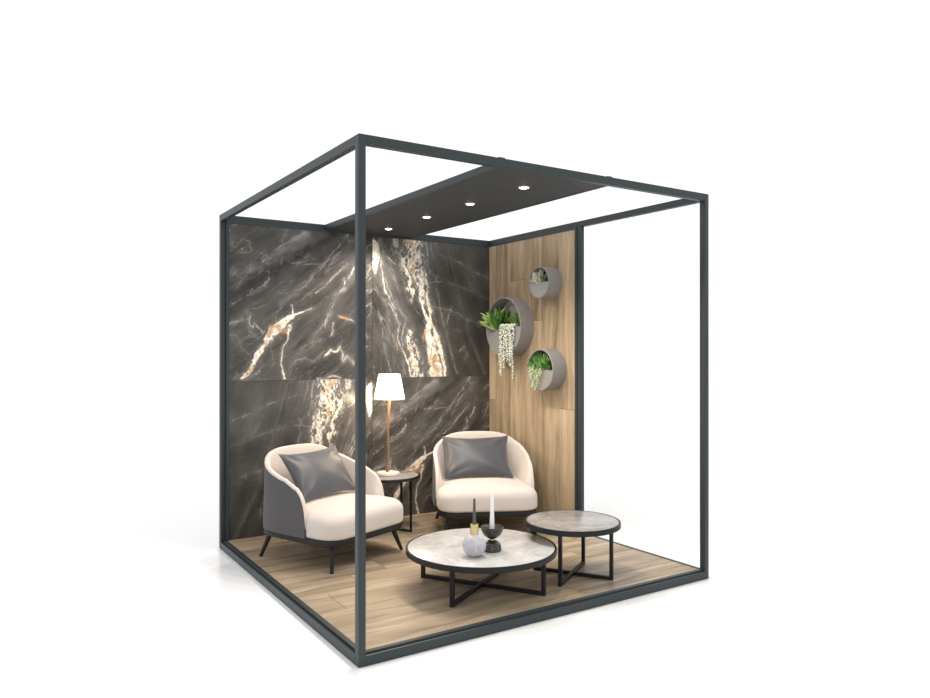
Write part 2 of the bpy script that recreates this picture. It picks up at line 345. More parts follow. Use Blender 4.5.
VEINS_B=[('G',1,[(0.002,0.964,0.016),(0.013,0.925,0.0444),(0.017,0.877,0.0496),(0.013,0.813,0.0391),(0.017,0.733,0.0089)]),
('c',0.6,[(0.049,0.992,0.0208),(0.121,0.908,0.0231),(0.176,0.814,0.0208),(0.185,0.684,0.0208),(0.212,0.596,0.0208)]),
('w',0.7,[(0.047,0.943,0.0064),(0.062,0.84,0.0112),(0.076,0.703,0.0112),(0.112,0.592,0.0178),(0.184,0.488,0.0195)]),
('w',0.5,[(0.098,0.704,0.0064),(0.148,0.577,0.008),(0.203,0.489,0.0089)]),
('w',0.65,[(0.103,0.558,0.0115),(0.184,0.455,0.0115),(0.212,0.366,0.0115),(0.193,0.275,0.0115),(0.248,0.177,0.0115)]),
('w',0.6,[(0.157,0.56,0.008),(0.24,0.465,0.0072),(0.263,0.399,0.0072),(0.23,0.284,0.008),(0.239,0.227,0.008)]),
('g',0.8,[(0.18,0.259,0.008),(0.203,0.202,0.0089),(0.258,0.169,0.008)]),
('w',0.8,[(0.121,0.86,0.008),(0.18,0.807,0.008)]),
('g',0.8,[(0.103,0.518,0.0124),(0.112,0.511,0.0112)]),
('K',0.7,[(0.185,0.987,0.0266),(0.189,0.947,0.0222)]),
('K',1,[(0.324,1.007,0.0799),(0.306,0.906,0.0844),(0.324,0.824,0.0755),(0.377,0.736,0.0391),(0.391,0.636,0.0249),(0.4,0.537,0.0195)]),
('o',0.6,[(0.277,0.994,0.0124),(0.343,0.942,0.016),(0.324,0.915,0.0107)]),
('o',0.9,[(0.324,0.791,0.0124),(0.329,0.758,0.0124)]),
('K',0.95,[(0.254,0.893,0.0302),(0.245,0.811,0.0176),(0.296,0.723,0.0195),(0.287,0.648,0.016),(0.319,0.633,0.016),(0.319,0.558,0.0124)]),
('K',0.9,[(0.429,0.755,0.0071),(0.438,0.605,0.0117),(0.448,0.538,0.0142),(0.472,0.472,0.0142)]),
('G',1,[(0.4,0.544,0.016),(0.419,0.461,0.016),(0.457,0.395,0.0293),(0.446,0.311,0.0469),(0.487,0.227,0.0489),(0.521,0.108,0.0489),(0.546,-0.002,0.0533)]),
('o',0.9,[(0.405,0.285,0.0124),(0.419,0.319,0.0089)]),
('K',1,[(0.305,0.334,0.016),(0.282,0.284,0.0142),(0.305,0.235,0.0302),(0.333,0.16,0.0444),(0.343,0.077,0.0515),(0.352,-0.002,0.0622)]),
('G',0.9,[(0.239,0.185,0.0071),(0.286,0.094,0.0124),(0.312,-0.005,0.0112)]),
('o',0.6,[(0.305,0.227,0.0142),(0.3,0.202,0.0124)]),
('w',0.75,[(0.439,0.995,0.0071),(0.448,0.866,0.0078),(0.46,0.757,0.0071)]),
('w',0.4,[(0.084,0.242,0.0089),(0.112,0.145,0.008),(0.143,0.031,0.0089)]),
('w',0.25,[(0.04,0.467,0.0096),(0.076,0.348,0.0096),(0.089,0.226,0.0096)]),
('c',0.3,[(0.121,0.469,0.04),(0.121,0.307,0.04),(0.175,0.063,0.04)]),
('c',0.55,[(0.459,0.763,0.0183),(0.607,0.708,0.0202),(0.798,0.652,0.0202),(0.997,0.59,0.0202)]),
('w',0.3,[(0.542,0.903,0.0073),(0.636,0.877,0.0067),(0.74,0.848,0.0073),(0.827,0.801,0.0073),(0.967,0.759,0.0073)]),
('w',0.28,[(0.441,0.684,0.0067),(0.56,0.698,0.0073),(0.693,0.672,0.0067)]),
('c',0.4,[(0.608,0.98,0.0183),(0.645,0.854,0.0183),(0.693,0.696,0.0183),(0.74,0.504,0.0202)]),
('w',0.3,[(0.523,0.728,0.0058),(0.537,0.609,0.0064),(0.551,0.498,0.0058)]),
('c',0.4,[(0.779,0.782,0.0217),(0.827,0.678,0.0238),(0.956,0.609,0.026)]),
('d',0.6,[(0.593,0.971,0.0167),(0.631,0.846,0.0167),(0.668,0.735,0.0183)]),
('d',0.4,[(0.937,0.898,0.0147),(0.987,0.802,0.0147)]),
('d',0.4,[(0.533,0.903,0.0128),(0.574,0.786,0.0128)]),
('G',1,[(0.447,0.546,0.0142),(0.476,0.403,0.016),(0.529,0.277,0.0254),(0.569,0.159,0.0231),(0.598,0.006,0.0215)]),
('o',1,[(0.515,0.151,0.0142),(0.49,0.083,0.0178),(0.529,0.049,0.0213)]),
('G',1,[(0.461,0.243,0.0355),(0.48,0.126,0.0391),(0.509,-0.001,0.0586)]),
('c',0.5,[(0.731,0.573,0.0254),(0.782,0.383,0.0254),(0.855,0.21,0.0254),(0.95,0.017,0.0254)]),
('d',0.5,[(0.772,0.297,0.0254),(0.854,0.14,0.0254),(0.917,0.034,0.0254)]),
('w',0.3,[(0.481,0.522,0.008),(0.669,0.485,0.0088),(0.793,0.427,0.0088),(0.918,0.395,0.0088)]),
('w',0.32,[(0.549,0.515,0.0098),(0.589,0.389,0.0089),(0.649,0.184,0.0089),(0.704,0.012,0.0098)]),
('w',0.5,[(0.614,0.407,0.0071),(0.649,0.502,0.0078)]),
('w',0.4,[(0.705,0.346,0.0117),(0.715,0.344,0.0117)]),
('w',0.35,[(0.71,0.184,0.0071),(0.761,0.219,0.0078)]),
('w',0.3,[(0.772,0.115,0.008),(0.792,0.167,0.0088)]),
]

# ------------------------------------------------------------------ the setting
bm = bmesh.new(); lathe(bm, [(0, -.002), (60, -.002)], 96)
o = build('ground', bm, M['ground'], smooth=False); tag(o, kind='structure')
bm = bmesh.new(); box(bm, (.03, .03, .004), (W-.03, WF+.02, FZ)); o = build('floor', bm, M['floor'], smooth=False); tag(o, kind='structure')

# --- marble slabs: two book patterns, veins laid along traced lines
N = 340
def vnoise(x, y, seed):
    def h(i, j):
        v = np.sin(i*127.1 + j*311.7 + seed*74.7)*43758.5453; return v - np.floor(v)
    i, j = np.floor(x), np.floor(y); fx, fy = x-i, y-j
    fx = fx*fx*(3-2*fx); fy = fy*fy*(3-2*fy)
    return (h(i,j)*(1-fx)+h(i+1,j)*fx)*(1-fy) + (h(i,j+1)*(1-fx)+h(i+1,j+1)*fx)*fy
def fbm(x, y, seed, oct=4):
    s = np.zeros_like(x); a = .5; t = 0
    for o in range(oct): s += a*vnoise(x*2**o, y*2**o, seed+o*3); t += a; a *= .55
    return s/t - .5
def sstep(a, b, x):
    t = np.clip((x-a)/(b-a), 0, 1); return t*t*(3-2*t)

def field(veins, upright):
    g = np.linspace(0, 1, N); S, T = np.meshgrid(g, g)
    w1, w2 = fbm(S*4, T*4, 31), fbm(S*4, T*4, 37)
    if upright:
        ca = T*1.1 + .06*w1; cb = S + .30*T - .06*np.sin(T*5)*(S < .6) + .10*w2
    else:
        ca = S + .7*T + .08*w1; cb = T - .62*S - .22*S*S + .10*w2
    band = fbm(ca*1.7, cb*6, 41, 4); streak = fbm(ca*3.5, cb*26, 43, 4); fine_ = fbm(ca*9, cb*85, 47, 3); blot = fbm(S*7, T*7, 53, 5)
    calm = 1-.75*sstep(.50, .64, S+.25*(T-.5)) if upright else np.ones_like(S)
    base = .45 + (.35+.65*calm)*(.62*band + .36*streak + .18*fine_) + .40*blot
    hair = np.zeros_like(S)
    for k, (fa, fb, wd, am) in enumerate(((2.2, 13, .008, .42), (3.1, 21, .009, .34), (5, 34, .012, .22))):
        r = np.abs(fbm(ca*fa, cb*fb, 61+k*7, 4)); msk = sstep(.06, .26, fbm(S*5, T*5, 71+k*5) + .6*fbm(ca*3, cb*20, 73+k))
        hair = np.maximum(hair, am*np.exp(-(r/wd)**2)*msk)
    wx = S + .022*fbm(S*14, T*14, 1) + .014*fbm(S*45, T*45, 2); wy = T + .022*fbm(S*14, T*14, 5) + .014*fbm(S*45, T*45, 6)
    rag = fbm(S*38, T*38, 9, 4); rag2 = fbm(ca*14, cb*42, 12, 4); cr = .6*fbm(S*42, T*26, 15, 5) + .75*fbm(S*105, T*62, 19, 3); st = fbm(S*11, T*11, 21)
    out = {k: np.zeros_like(S) for k in ('vein', 'gold', 'thin', 'orange', 'cloud', 'dark')}
    out['vein'] = hair*np.clip(calm*1.3-.3, 0, 1)
    for kind, amp, pts in veins:
        dist = np.full_like(S, 9.); wid = np.zeros_like(S)
        for (x0,y0,w0),(x1,y1,w1_) in zip(pts, pts[1:]):
            dx, dy = x1-x0, y1-y0; l2 = dx*dx+dy*dy+1e-9
            u = np.clip(((wx-x0)*dx+(wy-y0)*dy)/l2, 0, 1)
            d = np.hypot(wx-x0-u*dx, wy-y0-u*dy); w = w0+(w1_-w0)*u
            m = d - w*.5 < dist - wid*.5
            dist = np.where(m, d, dist); wid = np.where(m, w, wid)
        if kind == 'w':
            h = np.maximum(wid*.5, .0026)*(.8+1.6*rag)
            v = amp*np.exp(-(dist/np.maximum(h, .0015))**2)*np.clip(.62+1.9*st+1.3*rag, .05, 1)
            v = np.maximum(v, amp*.38*np.exp(-(dist/.020)**2)*sstep(.0, .25, rag2))
            out['vein'] = np.maximum(out['vein'], v); out['cloud'] = np.maximum(out['cloud'], .3*amp*np.exp(-(dist/.03)**2))
        elif kind == 'g':
            amp = amp*.72; h = np.maximum(wid*.5, .003)*(.8+1.9*rag)
            out['thin'] = np.maximum(out['thin'], amp*np.exp(-(dist/np.maximum(h, .0018))**2)*np.clip(.7+1.9*st+rag, .1, 1))
            out['cloud'] = np.maximum(out['cloud'], .35*amp*np.exp(-(dist/.03)**2))
        elif kind in 'GK':
            h = np.maximum(wid*.5, .0035); h = h*(np.interp(h, (.0055, .012), (.75, 1.4)) if kind == 'G' else 1.95); e = dist + h*1.3*rag + .012*rag2
            v = amp*sstep(h*1.12, h*.72, e)
            if kind == 'K': v = v*sstep(-.03, .05, cr + .45*rag2 + .07*(1-np.clip(dist/h, 0, 1)))*np.clip(.8+1.2*rag, .35, 1)
            else:
                v = v*sstep(-.34, -.16, cr)*(1 if amp > .85 else np.clip(.55+2.6*st+rag, .1, 1)); out['thin'] = np.maximum(out['thin'], amp*.28*np.exp(-((dist-h)/.007)**2)*np.clip(.3+2*rag, 0, 1))
            out['gold'] = np.maximum(out['gold'], v)
            out['vein'] = np.maximum(out['vein'], amp*.5*np.exp(-(dist/(h*1.8))**2)*sstep(.02, .16, cr*.7+rag2*.6))
            out['cloud'] = np.maximum(out['cloud'], amp*.45*np.exp(-(dist/(h*1.9+.012))**2))
        elif kind == 'o':
            h = np.maximum(wid*1.1, .010); e = dist + h*.9*rag
            out['orange'] = np.maximum(out['orange'], amp*sstep(h*1.5, h*.2, e)*np.clip(.9+1.8*cr, .1, .95))
        else:
            k = 'cloud' if kind == 'c' else 'dark'; h = wid*.5
            out[k] = np.maximum(out[k], amp*(1.35 if pts[0][2] > .028 else .55)*np.exp(-(dist/(h*1.1))**2)*np.clip(.75+1.6*rag2+.8*blot, .1, 1.2))
    out['base'] = base
    return {k: np.clip(v, 0, 1) for k, v in out.items()}

def slab_mesh(name, veins, upright, mirror, w, h, mat):
    F = field(veins, upright); me = bpy.data.meshes.new(name)
    g = np.linspace(0, 1, N); S, T = np.meshgrid(g, g)
    X = (1-S if mirror else S)*w
    V = np.stack([X.ravel(), np.zeros(N*N), (T*h).ravel()], 1)
    ii = (np.arange(N-1)[:, None]*N + np.arange(N-1)[None, :]).ravel()
    Q = np.stack([ii, ii+1, ii+N+1, ii+N], 1)
    if mirror: Q = Q[:, ::-1]
    back = np.array([(0,.0015,0),(w,.0015,0),(w,.0015,h),(0,.0015,h),(0,.010,0),(w,.010,0),(w,.010,h),(0,.010,h)]); b = N*N
    side = [(b, b+1, b+5, b+4), (b+1, b+2, b+6, b+5), (b+2, b+3, b+7, b+6), (b+3, b, b+4, b+7), (b+5, b+6, b+7, b+4), (b+3, b+2, b+1, b)]
    me.from_pydata(np.concatenate([V, back]).tolist(), [], Q.tolist() + side)
    uvl = me.uv_layers.new(name='UVMap'); li = np.zeros(len(me.loops), np.int32); me.loops.foreach_get('vertex_index', li)
    uvv = np.concatenate([np.stack([S.ravel(), T.ravel()], 1), np.zeros((8, 2))])[li]; uvl.data.foreach_set('uv', uvv.astype(np.float32).ravel())
    for k, v in F.items():
        a = me.attributes.new(k, 'FLOAT', 'POINT'); a.data.foreach_set('value', np.concatenate([v.ravel(), np.zeros(8)]).astype(np.float32))
    me.materials.append(mat); me.update(); return me

bm = bmesh.new(); box(bm, (.03, WF+.012, .05), (W-.02, L-.006, H-.045)); wb = build('wall_back', bm, M['wallback'], smooth=False); tag(wb, kind='structure')
SW, SX, SZ, ZB = 1.1975, 1.2465, 1.249, .0525
xl, xr = SX-.001-SW, SX+.001
mA = slab_mesh('marble_slab', VEINS_A, False, False, SW, 1.2, M['marble']); mB = slab_mesh('marble_slab_upright', VEINS_B, True, False, SW, 1.2, M['marble'])
mC = slab_mesh('marble_slab_mirrored', VEINS_B, True, True, SW, 1.2, M['marble'])
for me, x, z in ((mA, xl, SZ+.001), (mB, xr, SZ+.001), (mC, xl, SZ-.001-1.2), (mA, xr, SZ-.001-1.2)):
    o = bpy.data.objects.new('marble_slab', me); o.location = (x, WF, z); link(o, wb)
bm = bmesh.new(); box(bm, (WF, 1.25, .05), (WF+.03, WF, H-.045)); wr = build('wall_right', bm, M['woodwall'], smooth=False); tag(wr, kind='structure')

# --- ceiling panel between the front and the back beam, with its two edge rails
bm = bmesh.new(); box(bm, (.842, .035, 2.458), (1.608, L-.04, 2.49)); ce = build('ceiling', bm, M['ceil'], smooth=False); tag(ce, kind='structure')
for x in (.825, 1.607):
    bm = bmesh.new(); box(bm, (x, .036, 2.455), (x+.018, L-.036, 2.499), .001, 1); build('edge_rail', bm, M['frame'], ce)

# ------------------------------------------------------------------ the frame
fr = thing('booth_frame', 'open cube frame of slate grey metal posts and beams around the lounge', 'frame', (0, 0, 0))
P, PY = .037, .043
def part(name, a, b, bev=.0015):
    bm = bmesh.new(); box(bm, a, b, bev, 1); return build(name, bm, M['frame'], fr, smooth=False)
for x, y in ((0, 0), (W-P, 0), (0, L-PY), (W-P, L-PY)):
    bm = bmesh.new(); box(bm, (x, y, 0), (x+P, y+PY, H), .002, 2); build('post', bm, M['frame'], fr, angle=30)
part('post', (WF-.006, 1.180, .04), (2.470, 1.223, H-.04)); part('post', (WF-.012, 1.226, .04), (WF+.034, 1.250, H-.04))
part('panel_edge', (.037, WF-.012, .05), (.058, WF+.02, H-.04)); part('panel_edge', (.058, WF-.004, 2.440), (WF, WF+.02, 2.462)); part('panel_edge', (WF-.004, 1.25, 2.440), (WF+.02, WF, 2.462))
BH = .046
part('top_beam', (P, 0, H-BH), (W-P, P, H)); part('top_beam', (P, L-P, H-BH), (W-P, L, H))
part('top_beam', (0, P, H-BH), (P, L-P, H)); part('top_beam', (W-P, P, H-BH), (W, L-P, H))
prof = [(0, 0), (0, .047), (.009, .049), (.011, .036), (.018, .036), (.020, .0575), (.046, .0575), (.046, 0)]
bm = bmesh.new(); prism(bm, prof, 'x', P, W-P); build('base_rail', bm, M['frame'], fr, smooth=False)
bm = bmesh.new(); prism(bm, [(L-p, q) for p, q in prof], 'x', P, W-P); build('base_rail', bm, M['frame'], fr, smooth=False)
bm = bmesh.new(); prism(bm, prof, 'y', P, L-P); build('base_rail', bm, M['frame'], fr, smooth=False)
bm = bmesh.new(); prism(bm, [(W-p, q) for p, q in prof], 'y', P, L-P); build('base_rail', bm, M['frame'], fr, smooth=False)
for x in (.832, 1.613):
    part('bracket', (x-.02, .008, H), (x+.02, .05, H+.007))

# ------------------------------------------------------------------ downlights
def spot(y, label):
    t = thing('ceiling_spotlight', label, 'spotlight', (1.229, y, 2.458), 0, 'recessed spotlights in the ceiling panel')
    bm = bmesh.new(); lathe(bm, [(.027, -.0012), (.027, -.005), (.036, -.004), (.037, 0), (.027, -.0012)], 32); build('trim_ring', bm, M['trimring'], t)
    bm = bmesh.new(); lathe(bm, [(0, -.011), (.012, -.0098), (.020, -.0065), (.0268, -.0015), (0, -.001)], 32); build('lens', bm, M['bulb'], t)
    ld = bpy.data.lights.new('downlight', 'SPOT'); ld.energy = SPOT_E; ld.color = (1, .90, .78); ld.spot_size = math.radians(150); ld.spot_blend = .7; ld.shadow_soft_size = .045
    lo = bpy.data.objects.new('downlight', ld); lo.location = (0, 0, -.03); link(lo, t)
SPOT_E = 47
for y, l in ((.337, 'round ceiling spotlight above the low coffee table, close to the front beam'), (.923, 'round ceiling spotlight second along from the front beam'),
             (1.5, 'round ceiling spotlight third along from the front beam'), (2.111, 'round ceiling spotlight nearest the marble wall, above the table lamp')):
    spot(y, l)

# ------------------------------------------------------------------ armchairs
def rounded(pts, radii, seg=8):
    out = []; n = len(pts)
    for i in range(n):
        p, a, b = Vector(pts[i]), Vector(pts[i-1]), Vector(pts[(i+1) % n]); r = radii[i]
        da, db = (a-p).normalized(), (b-p).normalized(); ang = da.angle(db); k = r/math.tan(ang/2)
        c = p + (da+db).normalized()*r/math.sin(ang/2); s, e = p+da*k, p+db*k
        v0, v1 = s-c, e-c; tot = v0.angle_signed(v1)
        for j in range(seg+1):
            v = v0.copy(); v.rotate(Matrix.Rotation(-tot*j/seg, 2)); out.append(c+v)
    return out
def dense(poly, step=.02):
    out = []
    for a, b in zip(poly, poly[1:]+poly[:1]):
        n = max(1, int((b-a).length/step)); out += [a+(b-a)*i/n for i in range(n)]
    return out
def puffy(bm, outline, z0, z1, rt, rb, dome, c, R=.36, seg=7, side=.0):
    rings = []
    def ring(d, z): s = 1-d/R; return [(c[0]+(p[0]-c[0])*s, c[1]+(p[1]-c[1])*s, z) for p in outline]
    for j in range(seg+1):
        a = PI/2*(1-j/seg); rings.append(ring(rb*(1-math.cos(a)), z0+rb*(1-math.sin(a))))
    for j in range(seg+1):
        a = PI/2*j/seg; rings.append(ring(rt*(1-math.cos(a)), z1-rt*(1-math.sin(a))))
    for q in (.7, .5, .3, .12, .03):
        s0 = 1-rt/R; rings.append([(c[0]+(p[0]-c[0])*q*s0, c[1]+(p[1]-c[1])*q*s0, z1+dome*(1-q*q)) for p in outline])
    loft(bm, rings)
AH, YE, YB = .397, -.15, .425
def shell_path():
    st = []
    for y in list(np.linspace(YE, YE+.09, 14)) + list(np.linspace(YE+.12, .05, 6)): st.append((-AH, float(y), -1., 0.))
    n = 3.0
    for i in range(1, 48):
        a = PI - PI*i/48; ca, sa = math.cos(a), math.sin(a)
        x = AH*math.copysign(abs(ca)**(2/n), ca); y = .05+(YB-.05)*abs(sa)**(2/n)
        nx = math.copysign(abs(ca)**(2-2/n), ca)/AH; ny = abs(sa)**(2-2/n)/(YB-.05); l = math.hypot(nx, ny); st.append((x, y, nx/l, ny/l))
    for s in st[:20][::-1]: st.append((-s[0], s[1], 1., 0.))
    return st
def top_h(x, y):
    ys = [-.15, -.10, -.05, .05, .2, .32, .40, .425]; hs = [.455, .490, .527, .568, .612, .658, .715, .733]
    h = float(np.interp(y, ys, hs))
    if y < YE+.075:
        u = (y-YE)/.075; h = h-.17*(1-math.sqrt(max(0, 1-(1-u)**2)))
    return h
def make_armchair(name, label, cat, group):
    t = thing(name, label, cat, (0, 0, 0), 0, group)
    st = shell_path()
    # smooth the rim line along the path
    hs = [top_h(x, y) for x, y, _, _ in st]
    for _ in range(2): hs = [hs[0]] + [(hs[i-1]+2*hs[i]+hs[i+1])/4 for i in range(1, len(hs)-1)] + [hs[-1]]
    bm = bmesh.new(); rings = []
    for (x, y, nx, ny), h in zip(st, hs):
        f = lambda o, z: (x+nx*o, y+ny*o, z); fl = -.012*max(0, (h-.2))
        rings.append([f(.004, .207), f(.003, .3), f(fl, h-.022), f(fl-.004, h-.015), f(-.022, h-.015), f(-.022, .207)])
    loft(bm, rings); build('shell', bm, M['grey'], t)
    bm = bmesh.new(); rings = []
    for (x, y, nx, ny), h in zip(st, hs):
        k = max(0, min(1, (y+.02)/.38)); th = .030+.006*k; lo = .050+.042*k; f = lambda o, z: (x+nx*o, y+ny*o, z)
        r = [f(-.018, .207), f(-.018, h-.030), f(-.007, h-.022)]
        co, ro = -.005-th/2, th/2
        for j in range(9):
            a = PI*j/8; r.append(f(co+ro*math.cos(a), h-.012+.012*math.sin(a)))
        zl = min(.40, h-.075); zm = h-.04; r += [f(-th-.012, zm), f(-th-.012-(lo-th)*.35, zm+(zl-zm)*.4), f(-lo-.012, zl), f(-lo-.012, .207)]
        rings.append(r)
    loft(bm, rings); build('backrest', bm, M['cream'], t, angle=60)
    o = dense(rounded([(-.387, -.395), (.387, -.395), (.387, -.152), (.362, -.146), (.362, .30), (-.362, .30), (-.362, -.146), (-.387, -.152)], [.13, .13, .006, .006, .1, .1, .006, .006]))
    bm = bmesh.new(); puffy(bm, o, .208, .372, .075, .02, .022, (0, -.09)); build('seat_cushion', bm, M['cream'], t, angle=70)
    o = dense(rounded([(-.382, -.385), (.382, -.385), (.384, .405), (-.384, .405)], [.12, .12, .2, .2]), .04)
    bm = bmesh.new(); loft(bm, [[(p[0]*s, p[1]*s, z) for p in o] for s, z in ((.965, .163), (.985, .166), (.99, .172), (.99, .203), (.98, .208))]); build('base_frame', bm, M['leg'], t, angle=50)
    for sx in (-1, 1):
        for sy in (-1, 1):
            bm = bmesh.new(); tube(bm, [(sx*.295, sy*.295, .168), (sx*.30, sy*.30, .155), (sx*.345, sy*.345, .004), (sx*.3455, sy*.3455, 0)], [.019, .0185, .0115, .009], 16); build('leg', bm, M['leg'], t)
    return t
ch = make_armchair('armchair', 'cream velvet tub armchair with grey outer shell, tilted cushion, by the slate frame post', 'armchair', 'cream tub armchairs')
ch.location = (.578, 1.70, FZ); ch.rotation_euler = (0, 0, math.radians(22))
c2 = dup(ch, (1.892, 1.745, FZ), math.radians(-26), 'cream velvet tub armchair against the wood plank wall, behind the small coffee table')

def pillow(name, label, w, h, th, loc, rot, seed):
    bm = bmesh.new(); n = 34; rnd = random.Random(seed); grid = {}
    for sgn in (1, -1):
        for i in range(n+1):
            for j in range(n+1):
                u, v = i/n*2-1, j/n*2-1
                edge = abs(u) == 1 or abs(v) == 1
                if edge and sgn == -1: grid[-1, i, j] = grid[1, i, j]; continue
                x = u*w/2*(1-.10*(1-v*v)**1.0*abs(u)**3); y = v*h/2*(1-.17*(1-u*u)**1.0*abs(v)**3)
                b = max(0, (1-abs(u)**2.3))**.62*max(0, (1-abs(v)**2.3))**.62
                wr = 0
                for (cx, cy) in ((1, 1), (-1, 1), (1, -1), (-1, -1)):     # creases fan out from the corners
                    d = math.hypot(u-cx, v-cy); a = math.atan2(v-cy, u-cx)
                    wr += .010*math.exp(-(d/.75)**2)*math.sin(a*9+seed+cx*2)*min(1, d*3)
                wr += .004*math.sin(u*5+v*3+seed)*b
                z = sgn*(th/2*b + (wr*min(1, b*2.2) if not edge else 0))
                if sgn == -1: z *= .8
                grid[sgn, i, j] = bm.verts.new((x, y, z))
        for i in range(n):
            for j in range(n):
                q = [grid[sgn, i, j], grid[sgn, i+1, j], grid[sgn, i+1, j+1], grid[sgn, i, j+1]]
                bm.faces.new(q if sgn == 1 else q[::-1])
    o = build(name, bm, M['satin'], smooth=True, angle=75); tag(o, label, 'cushion', 'satin cushions on the armchairs')
    o.location = loc; o.rotation_euler = rot; return o
def in_chair(c, th, p): C, S = math.cos(th), math.sin(th); return (c[0]+p[0]*C-p[1]*S, c[1]+p[0]*S+p[1]*C, FZ+p[2])
def chair_rot(th, lean, roll):
    return (Matrix.Rotation(th, 3, 'Z') @ Matrix.Rotation(math.radians(90-lean), 3, 'X') @ Matrix.Rotation(roll, 3, 'Z')).to_euler()
pillow('cushion', 'steel grey satin cushion leaning askew in the armchair beside the lamp table, one corner up', .56, .40, .15, in_chair((.578, 1.70), math.radians(22), (.015, .145, .55)), chair_rot(math.radians(22), 36, math.radians(1)), 3)
pillow('cushion', 'steel grey satin cushion set level in the armchair against the wood plank wall', .57, .41, .15, in_chair((1.892, 1.745), math.radians(-26), (-.025, .165, .545)), chair_rot(math.radians(-26), 38, 0), 8)

# ------------------------------------------------------------------ tables
def table(name, label, cat, c, top, r, rimh, lr, ang, sec, stone, loc_rot=0, group=None):
    t = thing(name, label, cat, (c[0], c[1], FZ), 0, group); top -= FZ
    bm = bmesh.new(); lathe(bm, [(0, top-.020), (r-.014, top-.020), (r-.013, top-.001), (r-.015, top), (0, top)], 96); build('tabletop', bm, stone, t)
    bm = bmesh.new(); lathe(bm, [(0, top-rimh), (r-.004, top-rimh), (r, top-rimh+.003), (r, top-.003), (r-.002, top), (r-.012, top), (r-.012, top-.021), (0, top-.021)], 96); build('rim', bm, M['black'], t)
    for k in range(4):
        a = math.radians(ang+90*k); x, y = lr*math.cos(a), lr*math.sin(a)
        bm = bmesh.new(); bar(bm, (x, y, 0), (x, y, top-rimh+.001), sec, sec, up=Vector((0,0,1)))
        bmesh.ops.rotate(bm, cent=(x, y, 0), matrix=Matrix.Rotation(a, 3, 'Z'), verts=bm.verts); build('leg', bm, M['black'], t, smooth=False)
    for k in range(2):
        a = math.radians(ang+90*k); d = Vector((math.cos(a), math.sin(a), 0))*(lr-sec/2)
        bm = bmesh.new(); bar(bm, -d+Vector((0,0,sec/2)), d+Vector((0,0,sec/2-.0004*k)), sec, sec); build('stretcher', bm, M['black'], t, smooth=False)
    return t
table('coffee_table', 'large low round coffee table with grey stone top holding the candle holders', 'coffee table', (1.052, .532), .30, .456, .033, .398, -148, .023, M['stone'], group='round stone tables')
table('coffee_table', 'smaller taller round coffee table with grey stone top and nothing on it', 'coffee table', (1.667, .404), .402, .303, .033, .251, -148, .022, M['stone2'], group='round stone tables')
table('side_table', 'tall round stone side table on thin black legs carrying the lit lamp', 'side table', (1.222, 2.10), .49, .25, .022, .205, -58, .016, M['stone2'], group='round stone tables')

# ------------------------------------------------------------------ lamp
lz = .49; lp = thing('table_lamp', 'lit table lamp with white shade on a slim copper brown stem, before the marble wall', 'lamp', (1.212, 2.086, lz))
bm = bmesh.new(); lathe(bm, [(0, 0), (.084, 0), (.091, .004), (.092, .018), (.087, .025), (.02, .028), (0, .028)], 48); build('base', bm, M['lampbase'], lp)
bm = bmesh.new(); pts = []; rr = []
for i in range(25):
    f = i/24; pts.append((.010*math.sin(f*7)*.4 + .016*f-.006, .004*math.sin(f*5), 0.026+f*.585)); rr.append(.0125*(1-.12*f)*(1+.10*math.sin(f*19+1)))
tube(bm, pts, rr, 14); build('stem', bm, M['stem'], lp)
SZ0, SZ1 = .603, .802
bm = bmesh.new(); lathe(bm, [(.120, SZ0), (.123, SZ0), (.086, SZ1), (.083, SZ1), (.120, SZ0)], 64, c=(.012, 0, 0)); sh = build('lamp_shade', bm, M['shade'], lp)
bm = bmesh.new(); lathe(bm, [(.1205, SZ0-.002), (.1245, SZ0-.002), (.1245, SZ0+.006), (.1205, SZ0+.006), (.1205, SZ0-.002)], 64, c=(.012, 0, 0)); build('shade_trim', bm, M['lampbase'], sh)
bm = bmesh.new(); lathe(bm, [(0, .605), (.013, .605), (.014, .64), (.03, .67), (.032, .70), (.02, .73), (0, .735)], 24, c=(.012, 0, 0)); build('bulb', bm, M['bulb'], lp)
bm = bmesh.new()
for a in (0, 2*PI/3, 4*PI/3): bar(bm, (.012, 0, .608), (.012+.116*math.cos(a), .116*math.sin(a), .608), .004, .004, bev=0)
build('shade_holder', bm, M['brass'], lp)
ld = bpy.data.lights.new('bulb_light', 'POINT'); ld.energy = 9; ld.color = (1, .80, .56); ld.shadow_soft_size = .03
lo = bpy.data.objects.new('bulb_light', ld); lo.location = (.012, 0, .57); link(lo, lp)

# ------------------------------------------------------------------ candle holders and candles
tz = .3002
h1 = thing('candle_holder', 'pale grey ball shaped candle holder with a brass collar on the low coffee table', 'candle holder', (.889, .361, tz), 0, 'candle holders on the low table')
bm = bmesh.new(); R_ = .068; lathe(bm, [(0, 0), (.022, .0004)] + [(R_*math.sin(a), R_-.002-R_*math.cos(a)) for a in np.linspace(.36, 2.85, 26)] + [(0, 2*R_-.006)], 48); build('ball', bm, M['ball'], h1)
bm = bmesh.new(); lathe(bm, [(.0, .128), (.0225, .128), (.023, .130), (.023, .186), (.022, .188), (.014, .188), (.013, .180), (0, .180)], 32); build('collar', bm, M['brass'], h1)
bm = bmesh.new(); lathe(bm, [(0, 0), (.0105, 0), (.0105, .01), (.0065, .146), (.005, .152), (0, .153)], 20); o = build('candle', bm, M['dark_wax'], loc=(.889, .361, tz+.1805)); tag(o, 'slim dark grey candle standing in the brass collar', 'candle', 'candles on the low table')
h2 = thing('candle_holder', 'black marble hourglass candle holder with gold veins on the low coffee table', 'candle holder', (1.046, .408, tz), 0, 'candle holders on the low table')
